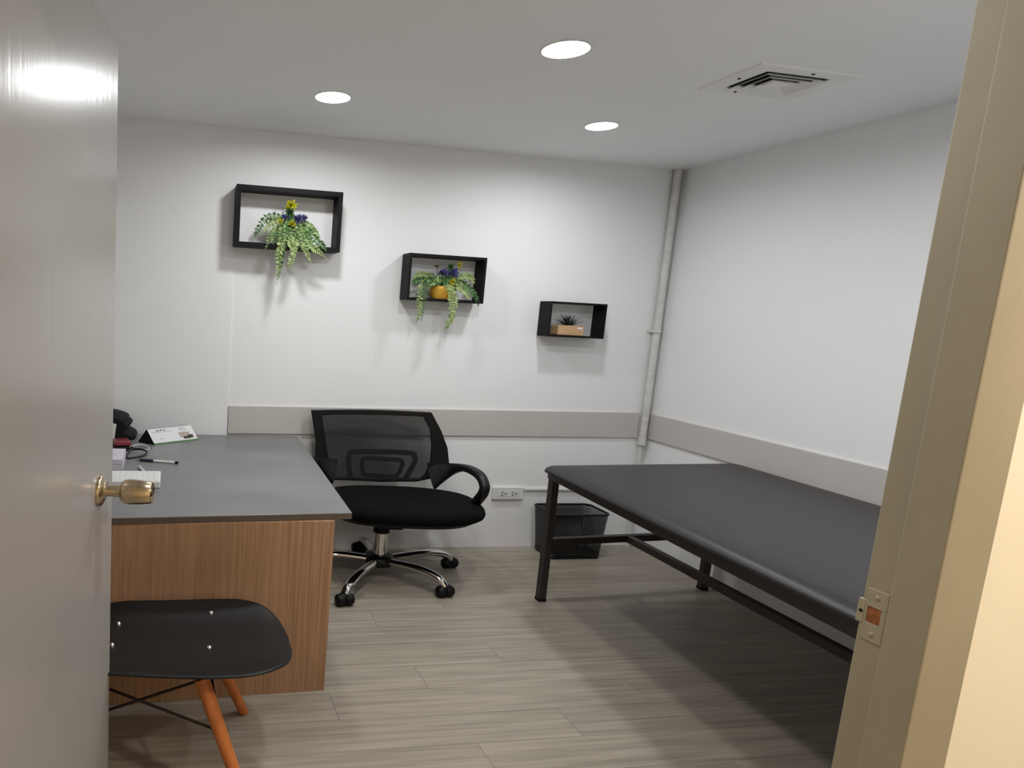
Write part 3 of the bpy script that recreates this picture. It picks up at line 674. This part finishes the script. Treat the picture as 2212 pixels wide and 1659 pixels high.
cx_ = thing('card_box', 'small pale lilac card box on the desk behind the white case', 'box', (-3.05, -.675, ZT))
MB().box(-.075, .060, -.098, .100, 0, .046).build('carton', M['lilac'], cx_, bevel=.001)
MB().box(-.075, .0605, -.0985, -.097, .0255, .0265).build('lid_line', M['greyprint'], cx_)
MB().box(.006, .034, -.012, -.009, .0458, .0464).build('print', M['greyprint'], cx_)
MB().box(.0596, .0604, .015, .03, .018, .026).build('print', M['greyprint'], cx_)

sp_ = thing('stapler', 'maroon and black stapler lying on the desk beside the black bag', 'stapler', (-3.01, -.335, ZT), math.radians(12))
MB().box(-.060, .030, -.055, .060, 0, .012).build('base', M['black'], sp_, bevel=.004)
MB().hexa([(-.055, -.05, .014), (.026, -.05, .014), (.026, .06, .012), (-.055, .06, .012)], [(-.048, -.046, .038), (.020, -.046, .038), (.020, .06, .030), (-.048, .06, .030)]).build('arm', M['maroon'], sp_, bevel=.006)

tag(MB().tube(spline([(-3.0, -.42, ZT + .004), (-2.935, -.455, ZT + .016), (-2.905, -.485, ZT + .014), (-2.912, -.525, ZT + .006), (-2.955, -.565, ZT + .0045), (-2.985, -.575, ZT + .0045), (-2.983, -.52, ZT + .012), (-2.97, -.46, ZT + .018), (-2.93, -.47, ZT + .022)], 6), .0042, n=8).build('black_cable', M['cable']),
    'looped black cable on the desk between stapler and pen', 'cable')
tag(MB().tube(spline([(-2.985, -.385, ZT + .010), (-2.955, -.350, ZT + .014), (-2.925, -.345, ZT + .012), (-2.898, -.370, ZT + .006), (-2.900, -.395, ZT + .0028), (-2.925, -.405, ZT + .0028), (-2.960, -.398, ZT + .0028)], 6), .0026, n=8).build('white_cable', M['cablew']),
    'thin white cable curled on the desk in front of the calendar', 'cable')

bg = thing('black_bag', 'crumpled black bag slumped against the wall on the desk', 'bag', (-3.10, -.11, ZT))
poly = [(-.13, 0), (.130, 0), (.136, .014), (.132, .026), (.105, .040), (.086, .050), (.100, .066), (.113, .078), (.100, .092), (.088, .096), (.096, .106), (.080, .116), (.045, .128), (.01, .134), (-.06, .136), (-.13, .12)]
def bagring(y, q): return [(x * q, y, max(0, .002 + z * (.25 + .75 * q))) for x, z in poly]
MB().loft([bagring(.085, .80), bagring(.07, .95), bagring(.03, 1.0), bagring(-.03, 1.0), bagring(-.07, .95), bagring(-.09, .80)]).build('bag_body', M['bag'], bg, bevel=.006)
MB().prism([(-.10, -.05, .132), (.03, -.05, .130), (.085, -.05, .112), (.075, -.05, .106), (.0, -.05, .122), (-.10, -.05, .124)], (0, .09, 0)).build('flap', M['bag'], bg, bevel=.003)
cpp = thing('paper_cup', 'white cup standing on the desk in front of the black bag', 'cup', (-3.092, -.262, ZT))
MB().lathe([(.026, 0), (.036, .088), (.037, .090), (.034, .090), (.025, .004)], n=28).build('cup_body', M['white'], cpp)
